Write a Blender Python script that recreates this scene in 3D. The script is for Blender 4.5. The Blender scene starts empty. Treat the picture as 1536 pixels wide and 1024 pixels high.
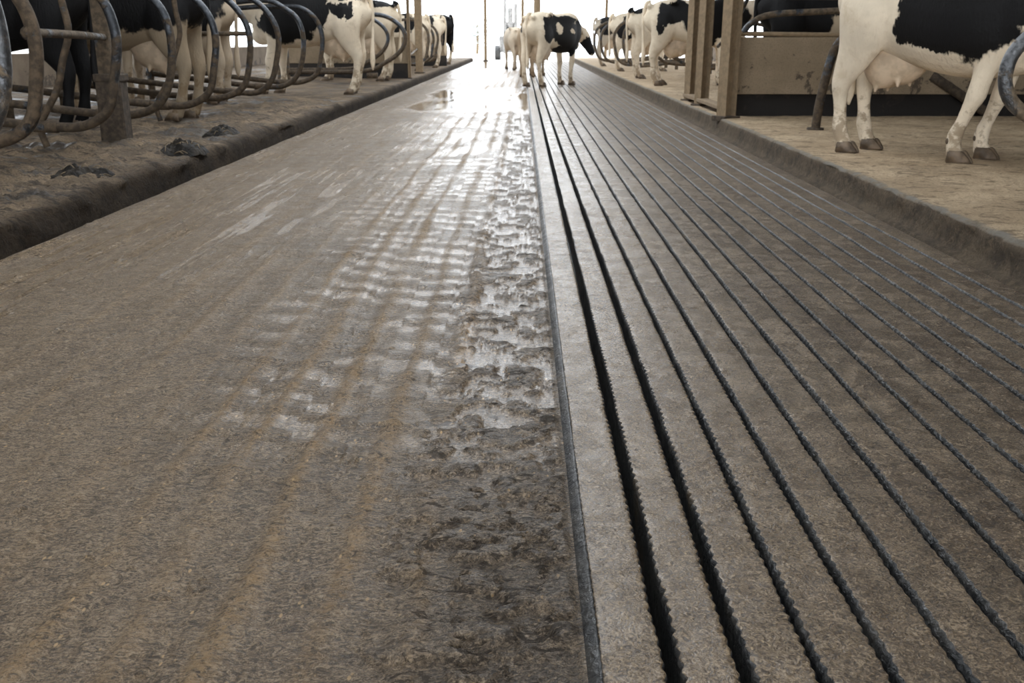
import bpy, bmesh, math, random
import numpy as np
from mathutils import Vector, Matrix, Euler

random.seed(7)
S = bpy.context.scene
COL = S.collection
PI = math.pi

# ------------------------------------------------------------------ noise
def _hash(ix, iy, seed):
    n = (ix.astype(np.int64) * 374761393 + iy.astype(np.int64) * 668265263 + seed * 974711) & 0x7fffffff
    n = ((n ^ (n >> 13)) * 1274126177) & 0x7fffffff
    n = n ^ (n >> 16)
    return (n & 0xffff) / 65535.0

def vnoise(x, y, seed=0):
    ix = np.floor(x); iy = np.floor(y)
    fx = x - ix; fy = y - iy
    ux = fx * fx * fx * (fx * (fx * 6 - 15) + 10); uy = fy * fy * fy * (fy * (fy * 6 - 15) + 10)
    a = _hash(ix, iy, seed); b = _hash(ix + 1, iy, seed)
    c = _hash(ix, iy + 1, seed); d = _hash(ix + 1, iy + 1, seed)
    return (a + (b - a) * ux) * (1 - uy) + (c + (d - c) * ux) * uy - 0.5

def fbm(x, y, oct=4, seed=0, gain=0.5):
    s = 0; a = 1.0
    for k in range(oct):
        s = s + a * vnoise(x, y, seed + 17 * k)
        x = x * 2.03 + 5.1; y = y * 2.03 + 3.7; a *= gain
    return s

def sstep(a, b, x):
    t = np.clip((x - a) / (b - a), 0, 1)
    return t * t * (3 - 2 * t)

# ------------------------------------------------------------------ object helpers
def tag(o, label=None, cat=None, group=None, kind=None):
    if label: o['label'] = label
    if cat: o['category'] = cat
    if group: o['group'] = group
    if kind: o['kind'] = kind
    return o

def empty(name, loc=(0, 0, 0), rz=0.0):
    o = bpy.data.objects.new(name, None); COL.objects.link(o)
    o.location = loc; o.rotation_euler = (0, 0, rz)
    return o

def mesh_obj(name, verts, faces, mat, parent=None, smooth=True):
    me = bpy.data.meshes.new(name)
    me.from_pydata([tuple(v) for v in verts], [], faces)
    me.validate()
    bm = bmesh.new(); bm.from_mesh(me)
    bmesh.ops.recalc_face_normals(bm, faces=bm.faces); bm.to_mesh(me); bm.free()
    if smooth: me.polygons.foreach_set('use_smooth', [True] * len(me.polygons))
    me.materials.append(mat)
    o = bpy.data.objects.new(name, me); COL.objects.link(o)
    if parent: o.parent = parent
    return o

def grid_obj(name, X, Y, Z, mat, parent=None, attrs=None, mat_idx=None, mats=None, smooth=True):
    """rows x cols arrays -> one mesh, faces up"""
    r, c = X.shape
    co = np.stack([X, Y, Z], -1).reshape(-1, 3).astype(np.float32)
    idx = np.arange(r * c).reshape(r, c)
    q = np.stack([idx[:-1, :-1], idx[:-1, 1:], idx[1:, 1:], idx[1:, :-1]], -1).reshape(-1, 4)
    me = bpy.data.meshes.new(name)
    me.vertices.add(len(co)); me.vertices.foreach_set('co', co.ravel())
    nf = len(q)
    me.loops.add(nf * 4); me.loops.foreach_set('vertex_index', q.ravel().astype(np.int32))
    me.polygons.add(nf)
    me.polygons.foreach_set('loop_start', np.arange(0, nf * 4, 4, dtype=np.int32))
    me.polygons.foreach_set('loop_total', np.full(nf, 4, dtype=np.int32))
    me.update(calc_edges=True)
    me.polygons.foreach_set('use_smooth', np.full(nf, smooth))
    for m in (mats or [mat]): me.materials.append(m)
    if mat_idx is not None:
        mi = np.repeat(mat_idx[None, :], r - 1, 0).ravel().astype(np.int32)
        me.polygons.foreach_set('material_index', mi)
    if attrs:
        for k, a in attrs.items():
            at = me.attributes.new(k, 'FLOAT', 'POINT')
            at.data.foreach_set('value', np.asarray(a, dtype=np.float32).ravel())
    o = bpy.data.objects.new(name, me); COL.objects.link(o)
    if parent: o.parent = parent
    return o

def catmull(pts, n=6):
    P = [Vector(p) for p in pts]
    if len(P) < 3: 
        return [P[0].lerp(P[-1], i / n) for i in range(n + 1)]
    out = []
    for i in range(len(P) - 1):
        p0 = P[i - 1] if i > 0 else P[0] * 2 - P[1]
        p1, p2 = P[i], P[i + 1]
        p3 = P[i + 2] if i + 2 < len(P) else P[-1] * 2 - P[-2]
        for k in range(n):
            t = k / n
            out.append(0.5 * ((2 * p1) + (p2 - p0) * t + (2 * p0 - 5 * p1 + 4 * p2 - p3) * t * t + (3 * p1 - p0 - 3 * p2 + p3) * t ** 3))
    out.append(P[-1])
    return out

def tube_data(pts, r, n=14, sub=6, lump=0.0, seed=0):
    path = catmull(pts, sub)
    verts, faces = [], []
    t0 = (path[1] - path[0]).normalized()
    ref = Vector((0, 0, 1)) if abs(t0.z) < 0.9 else Vector((0, 1, 0))
    u = (ref - t0 * ref.dot(t0)).normalized()
    m = len(path)
    rng = random.Random(seed)
    for i, p in enumerate(path):
        t = (path[min(i + 1, m - 1)] - path[max(i - 1, 0)]).normalized()
        u = (u - t * u.dot(t)).normalized(); v = t.cross(u)
        ri = r(i / (m - 1)) if callable(r) else r
        for k in range(n):
            a = 2 * PI * k / n
            rr = ri * (1 + (rng.uniform(-lump, lump) if lump else 0))
            verts.append(p + (u * math.cos(a) + v * math.sin(a)) * rr)
    for i in range(m - 1):
        for k in range(n):
            faces.append((i * n + k, i * n + (k + 1) % n, (i + 1) * n + (k + 1) % n, (i + 1) * n + k))
    faces.append(tuple(range(n))[::-1]); faces.append(tuple((m - 1) * n + k for k in range(n)))
    return verts, faces

def tube(name, pts, r, mat, parent=None, n=14, sub=6, lump=0.0):
    v, f = tube_data(pts, r, n, sub, lump)
    return mesh_obj(name, v, f, mat, parent)

def box_bm(bm, x0, x1, y0, y1, z0, z1, bev=0.0):
    r = bmesh.ops.create_cube(bm, size=1.0)
    for v in r['verts']:
        v.co = Vector(((x0 + x1) / 2 + v.co.x * (x1 - x0), (y0 + y1) / 2 + v.co.y * (y1 - y0), (z0 + z1) / 2 + v.co.z * (z1 - z0)))
    if bev > 0:
        es = list({e for v in r['verts'] for e in v.link_edges})
        bmesh.ops.bevel(bm, geom=es, offset=bev, segments=2, affect='EDGES', profile=0.5)

def bm_obj(name, bm, mat, parent=None, smooth=False):
    me = bpy.data.meshes.new(name); 
    bmesh.ops.recalc_face_normals(bm, faces=bm.faces)
    bm.to_mesh(me); bm.free()
    me.materials.append(mat)
    if smooth: me.polygons.foreach_set('use_smooth', [True] * len(me.polygons))
    o = bpy.data.objects.new(name, me); COL.objects.link(o)
    if parent: o.parent = parent
    return o

# ------------------------------------------------------------------ material helpers
class NT:
    def __init__(s, name):
        s.m = bpy.data.materials.new(name); s.m.use_nodes = True
        s.t = s.m.node_tree; s.b = s.t.nodes['Principled BSDF']
        s.tc = s.t.nodes.new('ShaderNodeTexCoord')
        s.obj = s.tc.outputs['Object']
    def n(s, typ, **kw):
        nd = s.t.nodes.new(typ)
        for k, v in kw.items(): setattr(nd, k, v)
        return nd
    def l(s, a, b): s.t.links.new(a, b)
    def setin(s, sock, v):
        if hasattr(v, 'is_output') or isinstance(v, bpy.types.NodeSocket): s.l(v, sock)
        else: sock.default_value = v
    def mapping(s, scale, vec=None):
        m = s.n('ShaderNodeMapping'); m.inputs['Scale'].default_value = scale
        s.l(vec or s.obj, m.inputs['Vector']); return m.outputs[0]
    def noise(s, scale, detail=4, rough=0.5, dist=0.0, vec=None, out='Fac'):
        nd = s.n('ShaderNodeTexNoise')
        nd.inputs['Scale'].default_value = scale; nd.inputs['Detail'].default_value = detail
        nd.inputs['Roughness'].default_value = rough; nd.inputs['Distortion'].default_value = dist
        s.l(vec or s.obj, nd.inputs['Vector']); return nd.outputs[out]
    def math(s, op, a, b=None, clamp=False):
        nd = s.n('ShaderNodeMath', operation=op, use_clamp=clamp)
        s.setin(nd.inputs[0], a)
        if b is not None: s.setin(nd.inputs[1], b)
        return nd.outputs[0]
    def ramp(s, fac, a, b, va=0.0, vb=1.0):
        nd = s.n('ShaderNodeMapRange', interpolation_type='SMOOTHSTEP')
        s.setin(nd.inputs['Value'], fac)
        nd.inputs['From Min'].default_value = a; nd.inputs['From Max'].default_value = b
        nd.inputs['To Min'].default_value = va; nd.inputs['To Max'].default_value = vb
        return nd.outputs['Result']
    def mix(s, fac, a, b):
        nd = s.n('ShaderNodeMix', data_type='RGBA')
        s.setin(nd.inputs['Factor'], fac)
        for k, v in ((6, a), (7, b)):
            if isinstance(v, tuple): nd.inputs[k].default_value = (*v, 1)
            else: s.l(v, nd.inputs[k])
        return nd.outputs[2]
    def attr(s, name):
        nd = s.n('ShaderNodeAttribute', attribute_name=name); return nd.outputs['Fac']
    def sep(s, vec=None):
        nd = s.n('ShaderNodeSeparateXYZ'); s.l(vec or s.obj, nd.inputs[0]); return nd.outputs
    def bump(s, h, dist, strength=1.0, normal=None):
        nd = s.n('ShaderNodeBump'); s.setin(nd.inputs['Strength'], strength); nd.inputs['Distance'].default_value = dist
        s.l(h, nd.inputs['Height'])
        if normal is not None: s.l(normal, nd.inputs['Normal'])
        return nd.outputs[0]
    def out(s, col=None, rough=None, normal=None, metal=None, spec=None):
        if col is not None:
            if isinstance(col, tuple): s.b.inputs['Base Color'].default_value = (*col, 1)
            else: s.l(col, s.b.inputs['Base Color'])
        if rough is not None: s.setin(s.b.inputs['Roughness'], rough)
        if normal is not None: s.l(normal, s.b.inputs['Normal'])
        if metal is not None: s.setin(s.b.inputs['Metallic'], metal)
        if spec is not None: s.setin(s.b.inputs['Specular IOR Level'], spec)
        return s.m

def mat_mud_floor():
    N = NT('wet_mud')
    streak = N.attr('streak'); clump = N.attr('clump'); wet = N.attr('wet'); joint = N.attr('joint'); film = N.attr('film')
    big = N.noise(1.6, 4, .55)
    med = N.noise(14, 5, .62, .8, vec=N.mapping((.7, 1.2, 1)))
    fine = N.noise(58, 4, .62, 2.2, vec=N.mapping((0.75, 1.1, 1)))
    vfine = N.noise(150, 3, .65, 1.6)
    c = N.mix(N.ramp(big, .35, .68), (.178, .124, .075), (.258, .185, .115))
    c = N.mix(N.ramp(med, .42, .66, 0, .7), c, (.325, .235, .146))
    c = N.mix(N.math('MULTIPLY', streak, .6), c, (.380, .250, .130))
    c = N.mix(N.math('MULTIPLY', clump, .60), c, (.195, .155, .118))
    c = N.mix(N.ramp(fine, .38, .52, .95, 0), c, (.058, .041, .026))  # relief's dark hollows and bright glints put into the colour, next lines too
    c = N.mix(N.ramp(fine, .53, .64, 0, .80), c, (.46, .35, .235))
    c = N.mix(N.ramp(vfine, .37, .50, .8, 0), c, (.060, .042, .027))
    c = N.mix(N.ramp(vfine, .56, .66, 0, .5), c, (.48, .37, .255))
    c = N.mix(N.math('MULTIPLY', N.math('MULTIPLY', streak, .62), N.ramp(N.noise(34, 5, .66, 1.5), .44, .58)), c, (.44, .285, .140))
    # raised clods in the churned strip, dark crevice shade put into their colour
    clod = N.noise(19, 5, .64, 1.4, vec=N.mapping((.7, 1.5, 1)))
    clod_shade = N.math('MULTIPLY', N.ramp(clod, .565, .60), clump)
    c = N.mix(N.math('MULTIPLY', clod_shade, .92), c, (.056, .041, .028))
    # chopped straw
    fl = N.n('ShaderNodeTexVoronoi', feature='F1'); fl.inputs['Scale'].default_value = 48
    N.l(N.mapping((1.0, 0.5, 1)), fl.inputs['Vector'])
    flm = N.math('MULTIPLY', N.ramp(fl.outputs['Distance'], .11, .18, 1, 0), N.ramp(N.noise(11, 3), .52, .60))
    c = N.mix(N.math('MULTIPLY', flm, .9), c, (.62, .42, .22))
    c = N.mix(N.math('MULTIPLY', joint, .8), c, (.06, .05, .04))
    r = N.ramp(N.noise(7, 4, .6), .30, .70, .30, .54)
    r = N.math('ADD', r, N.math('MULTIPLY', streak, .15))
    r = N.math('ADD', r, N.math('MULTIPLY', clod_shade, .3))
    r = N.math('MULTIPLY', r, N.ramp(film, 0, 1, 1, .42))
    r = N.math('MULTIPLY', r, N.ramp(wet, 0, 1, 1, .30))
    inv = N.math('MULTIPLY', N.ramp(wet, 0, 1, 1, .05), N.ramp(film, 0, 1, 1, .22))
    h1 = N.noise(36, 4, .6, 1.8, vec=N.mapping((.55, 1.2, 1)))
    hs = N.noise(30, 4, .6, .4, vec=N.mapping((1.6, .22, 1)))
    h = N.math('ADD', N.math('ADD', h1, N.math('MULTIPLY', fine, .6)), N.math('MULTIPLY', hs, .6))
    h = N.math('ADD', h, N.math('MULTIPLY', clod_shade, .9))
    nb = N.bump(h, .026, inv)
    nb = N.bump(vfine, .006, inv, nb)
    return N.out(c, r, nb)

def mat_slat():
    N = NT('muddy_rubber_slat')
    big = N.noise(1.3, 4, .6)
    med = N.noise(20, 5, .62, 1.0)
    fine = N.noise(66, 4, .62, 2.4)
    vfine = N.noise(160, 3, .65, 1.6)
    dirt = N.ramp(N.noise(2.2, 5, .6, .5, vec=N.mapping((1.6, .6, 1))), .44, .58)
    x = N.sep()[0]
    right = N.ramp(x, .2, 1.3)
    c = N.mix(N.ramp(big, .35, .66), (.200, .142, .085), (.265, .193, .120))
    c = N.mix(N.math('MULTIPLY', right, .5), c, (.150, .100, .056))  # darker to the right: brown mud plus lens vignetting put into the colour
    c = N.mix(N.math('MULTIPLY', dirt, N.ramp(x, .2, 1.3, .25, .9)), c, (.110, .068, .034))
    c = N.mix(N.ramp(med, .45, .68, 0, .5), c, (.29, .22, .145))
    c = N.mix(N.ramp(fine, .38, .52, .92, 0), c, (.055, .037, .023))  # hollow shade and glints of the muddy relief painted into the slat colour
    c = N.mix(N.ramp(fine, .53, .64, 0, .75), c, (.44, .335, .22))
    c = N.mix(N.ramp(vfine, .36, .48, .65, 0), c, (.060, .042, .027))
    c = N.mix(N.ramp(vfine, .58, .68, 0, .35), c, (.46, .36, .25))
    fl = N.n('ShaderNodeTexVoronoi', feature='F1'); fl.inputs['Scale'].default_value = 60
    N.l(N.mapping((1.0, 0.5, 1)), fl.inputs['Vector'])
    flm = N.math('MULTIPLY', N.ramp(fl.outputs['Distance'], .09, .15, 1, 0), N.ramp(N.noise(14, 3), .54, .62))
    c = N.mix(N.math('MULTIPLY', flm, .7), c, (.56, .42, .25))
    r = N.math('ADD', N.ramp(N.noise(5, 4, .6), .30, .70, .15, .28), N.math('MULTIPLY', right, .26))
    h = N.math('ADD', N.noise(60, 4, .62, 2.2), N.math('MULTIPLY', fine, .6))
    st = N.math('MULTIPLY', N.ramp(x, .2, 1.2, .40, 1.1), N.ramp(N.noise(11, 4, .62, .8), .40, .58, .62, 1.10))
    nb = N.bump(h, .014, st)
    nb = N.bump(vfine, .0045, st, nb)
    return N.out(c, r, nb)

def mat_rubber():
    N = NT('dark_rubber')
    c = N.mix(N.ramp(N.noise(9, 5, .65), .42, .62), (.034, .035, .036), (.066, .063, .058))
    c = N.mix(N.ramp(N.noise(3, 5, .65), .58, .70, 0, .8), c, (.13, .095, .058))
    nb = N.bump(N.noise(70, 4, .6, .8), .009)
    return N.out(c, N.ramp(N.noise(20, 3), .3, .7, .28, .5), nb)

def mat_bed(name, base, light, darkc, wetc, scale=1.0, seed=0.0, wetamt=1.0, lum=.012, clod=(.06, .045, .03), asp=(.55, 1.5, 1), dk=(.51, .60, .9), lip=0.0):
    N = NT(name)
    mp = N.n('ShaderNodeMapping'); mp.inputs['Location'].default_value = (seed, seed * 1.7, 0)
    N.l(N.obj, mp.inputs['Vector']); V = mp.outputs[0]
    face = N.attr('face')
    c = N.mix(N.ramp(N.noise(2.2, 5, .6, .3, vec=V), .38, .62), base, light)
    c = N.mix(N.ramp(N.noise(10, 6, .68, .8, vec=N.mapping(asp, V)), dk[0], dk[1], 0, dk[2]), c, darkc)
    c = N.mix(N.ramp(N.noise(36, 4, .65, 1.2, vec=V), .36, .48, .6, 0), c, darkc)
    c = N.mix(N.ramp(N.noise(75, 4, .6, vec=V), .34, .50, .5, 0), c, darkc)
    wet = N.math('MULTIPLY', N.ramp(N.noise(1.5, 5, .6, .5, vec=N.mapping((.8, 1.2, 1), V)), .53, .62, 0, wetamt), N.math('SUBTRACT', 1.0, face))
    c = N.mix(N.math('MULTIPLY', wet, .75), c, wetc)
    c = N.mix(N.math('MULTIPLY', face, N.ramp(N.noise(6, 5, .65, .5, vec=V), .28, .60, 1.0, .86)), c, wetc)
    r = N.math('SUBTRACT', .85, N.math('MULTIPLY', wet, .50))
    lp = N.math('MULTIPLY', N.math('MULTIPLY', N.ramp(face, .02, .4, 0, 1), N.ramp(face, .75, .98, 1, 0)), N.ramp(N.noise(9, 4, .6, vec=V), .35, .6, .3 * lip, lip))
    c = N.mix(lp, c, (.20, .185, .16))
    fm = N.math('MULTIPLY', face, N.ramp(N.noise(28, 6, .7, .8, vec=V), .52, .62, 0, .55))
    c = N.mix(fm, c, clod)
    h = N.math('ADD', N.noise(26, 6, .68, .8, vec=V), N.math('MULTIPLY', N.noise(110, 4, .6, 1, vec=V), .35))
    return N.out(c, r, N.bump(h, lum), spec=N.ramp(face, 0, 1, .4, .1))

def mat_metal(name, steel=(.050, .054, .060), mud=(.066, .046, .028), cover=.5, zfall=True, var=1.0):
    N = NT(name)
    z = N.sep()[2]
    n = N.noise(5.5, 6, .62, .4)
    k = N.math('ADD', n, N.ramp(z, .25, 1.25, .20, -.08)) if zfall else n
    k = N.ramp(k, cover - .03, cover + .05)
    st = N.mix(N.ramp(N.noise(30, 4), .45, .7), steel, tuple(min(1, s * 1.8) for s in steel))
    st = N.mix(N.ramp(N.noise(8, 5, .7), .58, .66, 0, .6), st, (.10, .055, .028))
    md = N.mix(N.ramp(N.noise(22, 5, .6), .38, .65), tuple(s * (1 - .38 * var) for s in mud), tuple(s * (1 + .35 * var) for s in mud))
    c = N.mix(k, st, md)
    r = N.ramp(k, 0, 1, .33, .88)
    mt = N.ramp(k, 0, 1, .75, 0)
    h = N.math('ADD', N.math('MULTIPLY', k, .8), N.math('MULTIPLY', N.noise(60, 5, .65), .8))
    return N.out(c, r, N.bump(h, .006), mt)

def mat_wall(name, a, b, dark, splash=.5, axis_z=(.0, .8)):
    N = NT(name)
    z = N.sep()[2]
    c = N.mix(N.ramp(N.noise(3.0, 5, .6), .35, .65), a, b)
    c = N.mix(N.ramp(N.noise(60, 4, .65), .35, .52, .45, 0), c, tuple(x * .55 for x in a))
    k = N.math('ADD', N.noise(4.5, 6, .7, .4), N.ramp(z, axis_z[0], axis_z[1], .16, -.10))
    c = N.mix(N.ramp(k, splash + .06, splash + .12, 0, .85), c, dark)
    return N.out(c, .85, N.bump(N.math('ADD', N.noise(40, 5, .65), N.noise(6, 3)), .004))

def mat_plain(name, col, rough=.6, var=.25, bump=.002, metal=0.0, spec=.5):
    N = NT(name)
    c = N.mix(N.ramp(N.noise(12, 4), .35, .65), tuple(x * (1 - var) for x in col), tuple(min(1, x * (1 + var)) for x in col))
    return N.out(c, rough, N.bump(N.noise(45, 4), bump), metal, spec)

def mat_coat(name, blobs, white=(.74, .63, .48), black=(.006, .0056, .0058), holes=(), dirt=1.0):
    """black patches (ellipsoids in the cow's own frame, ragged edge) on a cream coat"""
    N = NT(name)
    nv = N.n('ShaderNodeTexNoise'); nv.inputs['Scale'].default_value = 4.5; nv.inputs['Detail'].default_value = 4; nv.inputs['Roughness'].default_value = .55
    N.l(N.obj, nv.inputs['Vector'])
    sub = N.n('ShaderNodeVectorMath', operation='SUBTRACT'); N.l(nv.outputs['Color'], sub.inputs[0]); sub.inputs[1].default_value = (.5, .5, .5)
    sc = N.n('ShaderNodeVectorMath', operation='SCALE'); N.l(sub.outputs[0], sc.inputs[0]); sc.inputs['Scale'].default_value = .26
    fz = N.n('ShaderNodeTexNoise'); fz.inputs['Scale'].default_value = 34; fz.inputs['Detail'].default_value = 2
    N.l(N.mapping((1.6, 1, .5)), fz.inputs['Vector'])
    sub2 = N.n('ShaderNodeVectorMath', operation='SUBTRACT'); N.l(fz.outputs['Color'], sub2.inputs[0]); sub2.inputs[1].default_value = (.5, .5, .5)
    sc2 = N.n('ShaderNodeVectorMath', operation='SCALE'); N.l(sub2.outputs[0], sc2.inputs[0]); sc2.inputs['Scale'].default_value = .06
    ad = N.n('ShaderNodeVectorMath', operation='ADD'); N.l(N.obj, ad.inputs[0]); N.l(sc.outputs[0], ad.inputs[1])
    ad2 = N.n('ShaderNodeVectorMath', operation='ADD'); N.l(ad.outputs[0], ad2.inputs[0]); N.l(sc2.outputs[0], ad2.inputs[1])
    P = ad2.outputs[0]
    def field(bl):
        cur = None
        for (cx, cy, cz, rx, ry, rz) in bl:
            s1 = N.n('ShaderNodeVectorMath', operation='SUBTRACT'); N.l(P, s1.inputs[0]); s1.inputs[1].default_value = (cx, cy, cz)
            d1 = N.n('ShaderNodeVectorMath', operation='DIVIDE'); N.l(s1.outputs[0], d1.inputs[0]); d1.inputs[1].default_value = (rx, ry, rz)
            L = N.n('ShaderNodeVectorMath', operation='LENGTH'); N.l(d1.outputs[0], L.inputs[0])
            o = L.outputs['Value']
            cur = o if cur is None else N.math('MINIMUM', cur, o)
        return N.ramp(cur, .965, 1.035, 1, 0)
    w = N.mix(N.ramp(N.noise(2.5, 4, .6), .35, .65), white, tuple(x * .82 for x in white))
    z = N.sep()[2]
    w = N.mix(N.ramp(N.noise(6, 5, .68, .4), .50, .70, 0, .45 * dirt), w, (.40, .30, .19))
    k = N.math('ADD', N.noise(9, 6, .7, .3), N.ramp(z, .05, .75, .17, -.04))
    w = N.mix(N.ramp(k, .60, .72, 0, .75 * dirt), w, (.20, .135, .075))
    col = w
    if blobs:
        m = field(blobs)
        if holes: m = N.math('MULTIPLY', m, N.math('SUBTRACT', 1.0, field(holes)))
        col = N.mix(m, w, black)
    h = N.noise(60, 3, .6, .3, vec=N.mapping((1, 1, .35)))
    return N.out(col, .62, N.bump(h, .006), spec=.18)

M = {}
M['mud'] = mat_mud_floor()
M['slat'] = mat_slat()
M['rubber'] = mat_rubber()
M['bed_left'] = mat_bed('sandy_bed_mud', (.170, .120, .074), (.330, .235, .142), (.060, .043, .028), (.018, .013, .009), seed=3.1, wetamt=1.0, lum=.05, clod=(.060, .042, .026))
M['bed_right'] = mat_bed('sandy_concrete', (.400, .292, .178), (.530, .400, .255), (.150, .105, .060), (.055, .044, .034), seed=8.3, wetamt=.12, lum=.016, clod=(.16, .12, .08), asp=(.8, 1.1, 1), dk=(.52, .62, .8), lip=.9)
M['tube'] = mat_metal('mud_spattered_galvanised_tube', cover=.50)
M['tube_clean'] = mat_metal('worn_galvanised_tube', steel=(.09, .092, .096), mud=(.16, .118, .075), cover=.56)
M['tube_mud'] = mat_metal('mud_coated_tube', mud=(.088, .061, .037), cover=.36, zfall=False)
M['rail'] = mat_metal('muddy_rail', mud=(.095, .068, .042), cover=.42, zfall=False)
M['post'] = mat_metal('dusty_steel_post', steel=(.12, .11, .10), mud=(.225, .160, .094), cover=.22, zfall=False, var=.35)
M['post_dark'] = mat_metal('rusty_muddy_post', steel=(.05, .038, .03), mud=(.060, .043, .028), cover=.40)
M['board'] = mat_wall('dusty_concrete_board', (.215, .160, .100), (.265, .200, .130), (.045, .033, .022), .64, (.35, .95))
M['plinth'] = mat_wall('near_black_concrete', (.020, .015, .011), (.028, .021, .015), (.008, .006, .005), .45, (.1, .5))  # near-black base tone, with the darkest blotches towards the bottom
M['wall'] = mat_wall('barn_side_wall', (.16, .118, .08), (.21, .16, .11), (.06, .045, .03), .55)
M['roof'] = mat_plain('grey_roof_sheet', (.10, .09, .08), .8)
M['pit'] = mat_plain('dark_slurry', (.012, .010, .008), .4)
M['manure'] = mat_plain('wet_manure', (.020, .016, .012), .7, .6, .016, 0.0, .2)
M['straw'] = mat_plain('muddy_straw', (.16, .115, .065), .7)
M['hoof'] = mat_plain('hoof_horn', (.120, .082, .050), .6, .4, .003)
M['udder'] = mat_plain('udder_skin', (.52, .40, .28), .55, .15, .003)
M['eye'] = mat_plain('cow_eye', (.01, .008, .006), .1)
M['nose'] = mat_plain('cow_muzzle', (.12, .09, .075), .45)
M['apron'] = mat_plain('pale_concrete_apron', (.62, .60, .57), .8, .08)
M['machine'] = mat_plain('pale_grey_paint', (.30, .29, .28), .5)
M['glass'] = mat_plain('dark_window', (.05, .055, .06), .1)
M['leaf'] = mat_plain('glare_paled_foliage', (.42, .45, .44), .8)  # foliage lightened: the overexposed outdoor glare is put into its colour

# ------------------------------------------------------------------ camera (standing over the alley)
F_PX = 1424.0; CAM_H = 0.95
cam = bpy.data.cameras.new('camera'); camo = bpy.data.objects.new('camera', cam); COL.objects.link(camo)
cam.sensor_width = 36; cam.lens = 36 * F_PX / 1536
camo.location = (0, 0, CAM_H)
pitch = math.atan(454 / F_PX); yaw = math.atan(22 * math.cos(pitch) / F_PX)
camo.rotation_euler = (PI / 2 - pitch, 0, yaw)
cam.clip_start = .05; cam.clip_end = 300
cam.dof.use_dof = True; cam.dof.focus_distance = 2.2; cam.dof.aperture_fstop = 11.0
S.camera = camo

# ------------------------------------------------------------------ floors
def edge(Y): return .100 - .005 * (np.clip(Y, -1, 44) - 1.24)

def rows(y0, y1, px=2.6, pre=(-1.5, 1.05, .05)):
    ys = list(np.arange(*pre))
    y = y0
    while y < y1:
        ys.append(y); y += max(.004, y * y / (F_PX * CAM_H) * px)
    ys.append(y1)
    return np.array(ys)

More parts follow.
